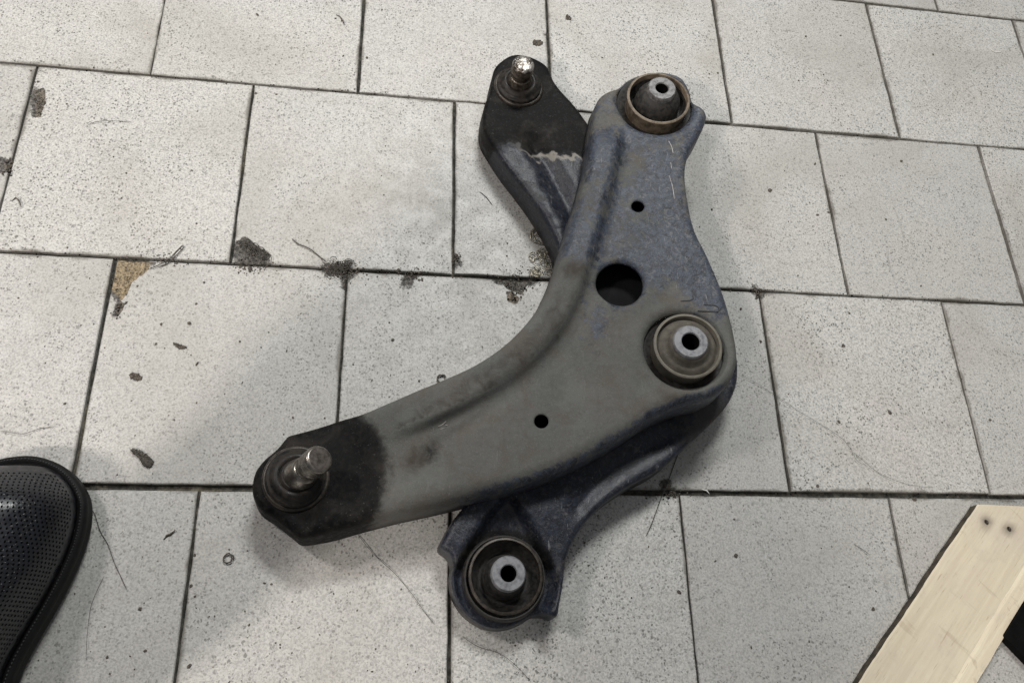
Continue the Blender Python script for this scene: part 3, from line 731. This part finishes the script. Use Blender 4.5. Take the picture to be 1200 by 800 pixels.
    reg = t.ramp(t.attr('toe'), .3, .7)
    hole = t.math('MULTIPLY', t.math('MULTIPLY', hole, reg), .15)
    t.color(t.mix(hole, t.mix(t.noise(60, 3), (.003, .0035, .006), (.006, .0075, .013)), (.0005, .0005, .0006)))
    t.rough(t.ramp(t.noise(200, 4), .3, .7, .26, .46)); b_ = t.bump(hole, -.0028, 1.0)
    t.bump(t.noise(260, 3), .0005, .5, b_)
    A = np.array(V); u = ((A[:, :2]-toe)@ax)/L
    mesh_obj('upper', V, F2, t.m, shoe, True, {'toe': (sstep(.02, .05, u)*sstep(.62, .52, u))*(A[:, 2] > zs+.012)})
    # punched holes of the toe: small dark dimples set in the leather in staggered rows
    G = A.reshape(K, J+1, 3); PV = []; PF = []
    row = 0; s_ = .012
    while s_ < .17:
        fi = np.clip(np.interp(s_, ts, np.arange(K)), 0, K-1.001); i0 = int(fi); ring = G[i0]*(1-(fi-i0))+G[i0+1]*(fi-i0)
        seg = np.linalg.norm(np.diff(ring, axis=0), axis=1); cum = np.concatenate([[0], np.cumsum(seg)])
        q_ = .0125+(.0017 if row % 2 else 0)
        while q_ < cum[-1]-.012:
            kf = np.interp(q_, cum, np.arange(J+1)); k0 = min(int(kf), J-1); c_ = ring[k0]*(1-(kf-k0))+ring[k0+1]*(kf-k0)
            t1 = ring[k0+1]-ring[k0]; t1 = t1/np.linalg.norm(t1); t2 = G[min(i0+1, K-1)][k0]-G[i0][k0]; t2 = t2/max(np.linalg.norm(t2), 1e-9); nn_ = np.cross(t2, t1); nn_ = nn_ if nn_[2] > 0 else -nn_; nn_ = nn_/np.linalg.norm(nn_)
            if c_[2] > zs+.009:
                b0 = len(PV)
                for k in range(8): a_ = k*math.pi/4; PV.append(c_+nn_*.00022+t1*.00062*math.cos(a_)+t2*.00088*math.sin(a_))
                PV.append(c_+nn_*.00030)
                PF += [(b0+k, b0+(k+1) % 8, b0+8) for k in range(8)]
            q_ += .0034
        s_ += .0029; row += 1
    pm = NT('punched_hole', .9, 0, .05); pm.color((.0006, .0006, .0008)); ho = mesh_obj('perforation', PV, PF, pm.m, shoe); ho['kind'] = 'stuff'
shoe_parts()
up_o = [o for o in shoe.children if o.name.startswith('upper')][0]
mm = up_o.modifiers.new('leather', 'SOLIDIFY'); mm.thickness = .002; mm.offset = -1

# added unseen leg of the person standing in the shoe, shades the tiles
ank = at(-72, 925, .0); kn = Vector((ank.x+.055, ank.y+.075, .50)); hp = Vector((kn.x+.03, kn.y-.40, .60))
path = smooth_open([(*ank.xy, .075), (ank.x+.004, ank.y+.01, .16), (ank.x+.025, ank.y+.04, .32), tuple(kn), (kn.x+.0, kn.y-.10, .545), tuple(hp)], .02)
n_ = len(path); V = []; F = []; 
for i, p in enumerate(path):
    u = i/(n_-1); r_ = .056+.030*min(1, u*1.6)+.004*math.sin(i*1.1); d_ = Vector(path[min(i+1, n_-1)])-Vector(path[max(i-1, 0)]); d_.normalize()
    a_ = d_.cross(Vector((1, 0, 0))).normalized(); b_ = a_.cross(d_)
    for k in range(28):
        t_ = 2*math.pi*k/28; rr = r_*(1+.03*math.sin(3*t_+i*.4)+.02*math.sin(5*t_-i*.7)); V.append(Vector(p)+a_*rr*math.cos(t_)+b_*rr*math.sin(t_))
for i in range(n_-1):
    for k in range(28): F.append((i*28+k, i*28+(k+1) % 28, (i+1)*28+(k+1) % 28, (i+1)*28+k))
F.append(tuple((n_-1)*28+k for k in range(28)))
leg = mesh_obj('unseen_trouser_leg', V, F, m_simple('dark_blue_denim', (.012, .014, .022), (.024, .027, .040), 400, .9))
tag(leg, 'unseen dark trouser leg above the black shoe, added to shade the left tiles', 'trousers')

# ------------------------------------------------------------------ wooden board and what it rests on
zb = .014; th = .0105
a = Vector(at(1146, 590.5, zb)); b_ = Vector(at(1005, 802, zb)); d = (b_-a).normalized(); d.z = 0; d.normalize()
nn = Vector((-d.y, d.x, 0));  nn = nn if nn.x > 0 else -nn
ridge = Vector(at(1116, 800, zb)); W1 = (ridge-a).dot(nn); edge = Vector(at(1144.5, 800, zb-.006)); W2 = (edge-a).dot(nn)
board = empty('wooden_board', (a+d*.1+nn*.04)*1.0, 'pale sawn pine board with two nail heads near its end, right corner of the floor', 'board')
board.location.z = 0
e2 = Vector(at(1200, 593, zb)); cut = ((e2-a).dot(d))/((e2-a).dot(nn))   # slope of the sawn end
def board_mesh():
    NL = 120; V = []; F = []; A = []
    sec = [(0, 0, 0), (.0008, 0, 1)] # placeholder
    prof = [(0, -th), (0, -.0012), (.0012, 0)]+[(W1*k/24, 0) for k in range(1, 24)]+[(W1, 0), (W1+.0035, -.0007), (W2, -.006), (W2+.0006, -th), (W2*.5, -th)]
    m = len(prof)
    for i in range(NL+1):
        s = i/NL*.55
        for x, z in prof:
            s0 = s+max(0, (1-i/6))*(x*cut); e = .00018*math.sin(s*190)+.00025*math.sin(s*57+1)+random.gauss(0, .00008)
            p = a+d*s0+nn*(x+(e if x < .002 or x >= W1 else 0)); V.append((p.x, p.y, zb+z))
    for i in range(NL):
        for k in range(m): F.append((i*m+k, i*m+(k+1) % m, (i+1)*m+(k+1) % m, (i+1)*m+k))
    F.append(tuple(range(m))); F.append(tuple(NL*m+k for k in range(m-1, -1, -1)))
    return V, F
V, F = board_mesh(); ang = math.atan2(d.y, d.x)-math.pi/2
V = np.array(V); o_ = np.array(board.location); c_, s_ = math.cos(-ang), math.sin(-ang)
L_ = V-o_; Lr = np.stack([L_[:, 0]*c_-L_[:, 1]*s_, L_[:, 0]*s_+L_[:, 1]*c_, L_[:, 2]], 1)
board.rotation_euler = (0, 0, ang)
me = bpy.data.meshes.new('plank'); me.from_pydata([tuple(v) for v in Lr], [], F); me.update(); me.materials.append(M['wood']); me.materials.append(M['edge_shade']); me.materials.append(M['wood_lit'])
st_ = np.zeros(len(V))
for x_, y_ in ((1156, 611.5), (1182.5, 619.5)):
    q_ = np.array(at(x_, y_, zb))[:2]; st_ = np.maximum(st_, .80*np.clip(1.25-np.linalg.norm(V[:, :2]-q_, axis=1)/.0068, 0, 1))
sa_ = me.attributes.new('stain', 'FLOAT', 'POINT'); sa_.data.foreach_set('value', st_.astype(np.float32))
# left edge face: shade put into its darker colour
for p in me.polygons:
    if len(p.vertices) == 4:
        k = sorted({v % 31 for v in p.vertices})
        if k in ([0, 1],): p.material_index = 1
        elif k in ([26, 27], [27, 28]): p.material_index = 2  # chamfer: light from the right put into a paler copy of the wood
bm = bmesh.new(); bm.from_mesh(me); bmesh.ops.recalc_face_normals(bm, faces=bm.faces); bm.to_mesh(me); bm.free()
po = bpy.data.objects.new('plank', me); COL.objects.link(po); po.parent = board
def in_board(o):
    o.parent = board; o.matrix_parent_inverse = (Matrix.Translation(board.location) @ Matrix.Rotation(ang, 4, 'Z')).inverted(); return o
for (x, y) in ((1156, 611.5), (1182.5, 619.5)):
    c = at(x, y, zb); V, F = lathe([(.0022, .0001), (.0020, .0003), (.0012, .0001), (.0001, .0001)], c, (0.1, 0.05, 1), 20, .07); n_ = in_board(mesh_obj('nail_head', V, F, M['darksteel']))
# cross batten under the end of the board and dark rubber block under it
def box_on(name, p0, u, v, lu, lv, z0, z1, mat, parent=None):
    V = []
    for z in (z0, z1):
        for (i, j) in ((0, 0), (1, 0), (1, 1), (0, 1)): q = p0+u*lu*i+v*lv*j; V.append((q.x, q.y, z))
    o = mesh_obj(name, V, [(3, 2, 1, 0), (4, 5, 6, 7), (0, 1, 5, 4), (1, 2, 6, 5), (2, 3, 7, 6), (3, 0, 4, 7)], mat, parent, False); bevel(o, .0012); return o
bl = box_on('rubber_block', at(1176, 744, .010), (at(1226, 796, .010)-at(1176, 744, .010)).normalized(), (at(1240, 640, .010)-at(1176, 744, .010)).normalized(), .09, .10, .0002, .010, M['black'])
tag(bl, 'black rubber block half hidden behind the pale pine board at the right edge', 'block')

# ------------------------------------------------------------------ debris
def poly_lump(c, r, seed, flat=.5, n=10):
    r_ = np.random.default_rng(seed); bm = bmesh.new(); bmesh.ops.create_icosphere(bm, subdivisions=1, radius=1)
    k = r_.uniform(.55, 1.25, len(bm.verts)); sx, sy = r_.uniform(.6, 1.5), r_.uniform(.6, 1.3); a = r_.uniform(0, 3.14)
    V = []
    for v, q in zip(bm.verts, k):
        x, y, z = v.co.x*q*sx, v.co.y*q*sy, v.co.z*q*flat
        V.append((c[0]+r*(x*math.cos(a)-y*math.sin(a)), c[1]+r*(x*math.sin(a)+y*math.cos(a)), max(c[2]+r*z+r*flat*.6, .0003)))
    F = [tuple(v.index for v in f.verts) for f in bm.faces]; bm.free(); return V, F
V = []; F = []
spots = [(302, 18, 2.4), (393, 22, 1.6), (222, 379, 3.2), (239, 331, 2), (189, 380, 2), (183, 403, 2), (231, 426, 3), (281, 400, 2), (306, 407, 1.7), (336, 411, 1.7), (230, 356, 1.6), (76, 473, 2.3), (35, 333, 1.8), (78, 338, 1.5), (161, 335, 1.5), (343, 489, 1.5), (400, 25, 1.5), (402, 66, 2), (430, 68, 1.7), (300, 110, 2), (324, 111, 2.3), (706, 68, 1.3), (944, 43, 1.7), (965, 88, 1.6), (970, 95, 1.2), (1093, 64, 1.5), (985, 42, 1.2), (936, 95, 1.1), (841, 86, 1.4), (831, 87, 1.2), (862, 245, 0), (955, 192, 2), (1056, 189, 1.6), (1024, 183, 1.3), (971, 249, 1.6), (958, 252, 1.5), (1038, 257, 1.4), (834, 246, 2.2), (902, 223, 2.6), (935, 323, 1.6), (1079, 335, 1.5), (995, 367, 1.7), (891, 400, 1.8), (868, 362, 2), (983, 494, 1.8), (1160, 492, 1.8), (1042, 483, 3), (988, 405, 2.5), (958, 569, 2.5), (862, 651, 3), (838, 657, 2), (1071, 585, 3), (995, 687, 2), (1023, 713, 2.4), (948, 751, 2), (880, 758, 2.2), (795, 693, 3.4), (860, 608, 1.2), (685, 636, 1.7), (690, 662, 1.8), (164, 713, 2.6), (228, 650, 2), (245, 722, 1.5), (230, 712, 1.5), (310, 683, 2.4), (292, 732, 2), (287, 716, 1.6), (224, 686, 2.6), (222, 780, 3), (170, 762, 2), (167, 652, 1.5), (185, 657, 1.3), (126, 770, 2.4), (129, 789, 1.6), (460, 398, 2), (456, 378, 2), (491, 446, 2.2), (456, 465, 1.5), (594, 300, 1.4), (588, 236, 1.2), (1060, 770, 1.4), (290, 645, 1.4), (350, 735, 1.6), (470, 690, 1.5), (440, 760, 1.8), (760, 640, 1.4), (740, 700, 1.6), (900, 90, 1.3), (150, 120, 1.3), (225, 200, 1.5), (78, 122, 1.6), (148, 203, 1.4), (230, 262, 1.8)]
for i, (x, y, s) in enumerate(spots):
    if s == 0: continue
    v, f = poly_lump(at(x, y, .0001), rad(x, y, 0, s)*.85, i); o0 = len(V); V += v; F += [tuple(j+o0 for j in g) for g in f]
for i in range(520):
    x, y = random.uniform(-20, 1220), random.uniform(-20, 820); v, f = poly_lump(at(x, y, .0001), random.uniform(.00035, .0009), 500+i, .4); o0 = len(V); V += v; F += [tuple(j+o0 for j in g) for g in f]
# sweepings in the joints
for i in range(420):
    r = random.choice((1, 1, 2, 2, 2, 3)); x = random.uniform(-.35, 1.2); y = -r*TH+random.gauss(0, .0022); v, f = poly_lump((x, y, -.0006 if abs(y+r*TH) < .0015 else .0001), random.uniform(.0004, .0010), 1500+i, .5); o0 = len(V); V += v; F += [tuple(j+o0 for j in g) for g in f]
for i in range(700):
    cxp = random.choice((150, 200, 290, 300, 395, 400, 410, 480, 600, 605, 635, 785)); yp = {150: 305, 200: 304, 785: 578}.get(cxp, 312+ (cxp-290)*.035)
    q_ = at(cxp+random.gauss(0, 13), yp+random.gauss(0, 5)); v, f = poly_lump((q_.x, q_.y, .0002), random.uniform(.00025, .0008), 3000+i, .5); o0 = len(V); V += v; F += [tuple(j+o0 for j in g) for g in f]
for P_, tn, dp in CH:
    P_ = np.array(P_); c_ = P_.mean(0)
    for i in range(26 if tn < .8 else 14):
        q_ = P_[random.randrange(len(P_))]; f_ = random.uniform(.0, 1.12); q_ = at(*(c_+(q_-c_)*f_+rng.normal(0, 1.5, 2))); v, f = poly_lump((q_.x, q_.y, .0002 if f_ > .9 else -.0006), random.uniform(.0005, .0013), 5000+i+int(c_[0]), .7); o0 = len(V); V += v; F += [tuple(j+o0 for j in g) for g in f]
tag(mesh_obj('dirt_crumbs', V, F, M['crumb'], None, False, origin=(0, 0, 0)), 'small dark crumbs of dirt scattered all over the tiles', 'dirt', kind='stuff')

def strand(pts, r, mat, name, label, cat, z=.0006, lift=.001, group=None):
    P = PX(0, *pts); n = len(P); Q = [(p[0], p[1], z+lift*abs(math.sin(i*.35))) for i, p in enumerate(P)]
    V, F = tube(Q, r, 5); return tag(mesh_obj(name, V, F, mat), label, cat, group)
strand([(103, 590), (112, 603), (118, 622), (128, 640), (135, 660), (143, 678), (150, 692)], .00022, M['hair'], 'hair', 'thin dark hair curving down the tile just right of the shoe toe', 'hair')
strand([(122, 675), (113, 695), (106, 715), (103, 745), (101, 775)], .00015, M['hair'], 'hair', 'faint hair running down the tile beside the shoe waist', 'hair')
strand([(868, 440), (890, 452), (915, 468), (940, 485), (970, 503), (992, 520), (1003, 540), (1015, 545)], .00013, M['hair'], 'hair', 'long fine hair crossing a joint to the right of the rear bushing', 'hair')
strand([(1000, 530), (1020, 548), (1045, 562), (1075, 570), (1095, 571)], .00013, M['hair'], 'hair', 'curved hair ending above the wide joint near the board end', 'hair')
strand([(415, 620), (430, 640), (445, 656), (463, 672), (480, 692), (497, 716), (510, 732)], .00020, M['hair'], 'hair', 'fine hair on the tile below the black oily arm end', 'hair')
strand([(0, 505), (15, 507), (28, 509), (42, 504), (55, 501), (66, 500)], .00020, M['hair'], 'hair', 'short wavy hair on the tile above the shoe, at the left edge', 'hair')
strand([(541, 745), (560, 757), (585, 765), (605, 780), (622, 798)], .00020, M['hair'], 'hair', 'hair on the tile below the lowest bushing', 'hair')
strand([(795, 530), (784, 560), (772, 590), (764, 612), (757, 628)], .00035, M['hair'], 'bristle', 'straight dark bristle crossing the joint right of the lower arm neck', 'bristle', lift=.0)
strand([(103, 147), (112, 144), (125, 143), (145, 143), (155, 144)], .00022, M['hair'], 'hair', 'short hair in the upper left tile with the chipped left edge', 'hair')
strand([(562, 225), (570, 232), (577, 241)], .0004, M['hair'], 'bristle', 'short bristle on the tile left of the lower arm neck', 'bristle', lift=.0)
strand([(173, 316), (185, 312), (198, 305), (206, 296), (214, 288), (216, 290), (207, 300), (197, 309), (184, 314)], .0004, M['lint'], 'twig', 'looped dry stalk leading away from the tan chipped tile corner', 'dry stalk')
strand([(192, 632), (196, 627), (200, 626), (206, 621)], .0008, M['crumb'], 'twig', 'small forked dark twig between shoe and black arm end', 'dry stalk')
strand([(342, 280), (350, 287), (362, 292), (373, 300), (383, 308)], .0005, M['lint'], 'twig', 'thin dark stalk running to the dark broken tile corner', 'dry stalk')
strand([(1101, 0.5), (1092, 3)], .00022, M['hair'], 'bristle', 'tiny bristle at the very top of the floor', 'bristle') if False else None
strand([(822, 573), (828, 575), (831, 579)], .0007, M['pale'], 'fibre', 'white fibre lying on the joint right of the lower arm', 'fibre')
strand([(1160, 58), (1166, 62), (1173, 61)], .0004, M['pale'], 'fibre', 'pale curved fibre on a tile near the top right corner', 'fibre')
strand([(394, 18), (398, 20), (402, 26), (404, 31)], .0006, M['crumb'], 'twig', 'bent dark sliver on the tile near the top, left of the joint', 'sliver')
strand([(14, 236), (19, 232), (24, 238), (26, 244)], .0006, M['crumb'], 'twig', 'bent dark sliver on the left edge tile', 'sliver')
strand([(1000, 637), (1006, 641), (1013, 646), (1018, 650)], .00022, M['hair'], 'hair', 'very short hair on the tile left of the board', 'hair')
def ring_curl(cx, cy, r, turns, rr, seed, z0=.0006):
    r_ = np.random.default_rng(seed); P = []
    n = int(16*turns); c = at(cx, cy)
    for i in range(n):
        a = i/16*6.283; q = rad(cx, cy, 0, r)*(1+.25*math.sin(a*.37+seed)+r_.normal(0, .07)); P.append((c.x+q*math.cos(a), c.y+q*math.sin(a), z0+.0005+.0007*abs(math.sin(a*1.7+seed))+.00004*i))
    return tube(P, rr, 5)
V, F = ring_curl(268, 655, 5.5, 1.2, .0006, 2); tag(mesh_obj('curl', V, F, M['lint']), 'small dark curl of swarf on the tile left of the black arm end', 'swarf')
V, F = ring_curl(517, 444, 6, 1.0, .0008, 4); tag(mesh_obj('curl', V, F, M['lint']), 'dark curl tucked at the upper edge of the grey arm', 'swarf')
V, F = ring_curl(632, 277, 9, 2.3, .00055, 6)
for s_ in range(5):
    v, f = ring_curl(632+random.uniform(-6, 6), 277+random.uniform(-6, 6), 3, 1, .0004, 40+s_); o0 = len(V); V += v; F += [tuple(j+o0 for j in g) for g in f]
tag(mesh_obj('shaving_ring', V, F, M['shaving']), 'ring of bright metal shavings beside the neck of the lower arm', 'swarf')
V = []; F = []
for s_ in range(26):
    x, y = random.uniform(623, 645), random.uniform(295, 324); v, f = ring_curl(x, y, random.uniform(2, 5), random.uniform(.6, 1.5), .00038, 60+s_, random.uniform(.0004, .0018)); o0 = len(V); V += v; F += [tuple(j+o0 for j in g) for g in f]
tag(mesh_obj('shaving_heap', V, F, M['shaving']), 'tangled heap of metal shavings by the bend of the grey arm', 'swarf')
V = []; F = []
for s_ in range(22):
    t_ = random.random(); x, y = 281+t_*35+random.uniform(-4, 4), 283+t_*24+random.uniform(-5, 5); v, f = ring_curl(x, y, random.uniform(2, 6), random.uniform(.5, 1.3), .00032, 90+s_, random.uniform(.0, .0015)); o0 = len(V); V += v; F += [tuple(j+o0 for j in g) for g in f]
tag(mesh_obj('lint_tuft', V, F, M['lint']), 'dark tuft of lint in the broken corner left of centre', 'lint')
V = []; F = []
for s_ in range(22):
    x, y = random.gauss(398, 10), random.gauss(314, 5); v, f = ring_curl(x, y, random.uniform(2, 6), random.uniform(.5, 1.3), .00032, 130+s_, random.uniform(.0, .0015)); o0 = len(V); V += v; F += [tuple(j+o0 for j in g) for g in f]
tag(mesh_obj('lint_tuft', V, F, M['lint']), 'dark tuft of lint over the joint crossing above the grey arm', 'lint')
def scrap(pts, name, label, cat, mat, h=.0012):
    P = smooth_closed([at2(x, y) for x, y in pts], .0007); P = P+rng.normal(0, .00045, P.shape); n = len(P); c = P.mean(0); V = []; F = []
    for k, (s_, z) in enumerate(((1, .0003), (.96, h*.8), (.55, h*1.2), (.25, h*.7))):
        for i, p in enumerate(P): q = c+(p-c)*s_; V.append((q[0], q[1], z+.0004*math.sin(i*1.3+k)*(k > 0)))
    for j in range(3):
        for i in range(n): F.append((j*n+i, j*n+(i+1) % n, (j+1)*n+(i+1) % n, (j+1)*n+i))
    F.append(tuple(3*n+i for i in range(n))); return tag(mesh_obj(name, V, F, mat), label, cat)
scrap([(153, 526), (162, 527), (172, 532), (180, 540), (178, 547), (170, 546), (163, 537), (156, 531)], 'leaf_scrap', 'curled brown-grey leaf scrap on the tile above right of the shoe', 'leaf scrap', M['lint'], .002)
scrap([(625, 48), (634, 48), (636, 52), (630, 54), (624, 52)], 'dirt_flake', 'dark oval dirt flake above the upper ball joint', 'dirt flake', M['crumb'])
scrap([(152, 438), (160, 437), (167, 443), (163, 446), (154, 443)], 'dirt_flake', 'brownish dirt flake in the middle left tile', 'dirt flake', M['crumb'])
scrap([(203, 402), (212, 404), (219, 407), (213, 409), (206, 406)], 'dirt_flake', 'thin slanting dirt flake among crumbs of the middle left tile', 'dirt flake', M['crumb'])
scrap([(664, 18), (668, 20), (669, 24), (663, 23)], 'dirt_flake', 'small dark flake near the top, right of the joint above the ball joints', 'dirt flake', M['crumb'])
V, F = poly_lump(at(637, 262, .002), .0048, 77, .9); V2_, F2_ = poly_lump(at(642, 266, .002), .0042, 78, .9); o0 = len(V); V += V2_; F += [tuple(j+o0 for j in g) for g in F2_]
tag(mesh_obj('dirt_clod', V, F, M['rust']), 'round brown clod of dirt against the neck of the lower arm', 'dirt clod')
S.render.engine = 'CYCLES'
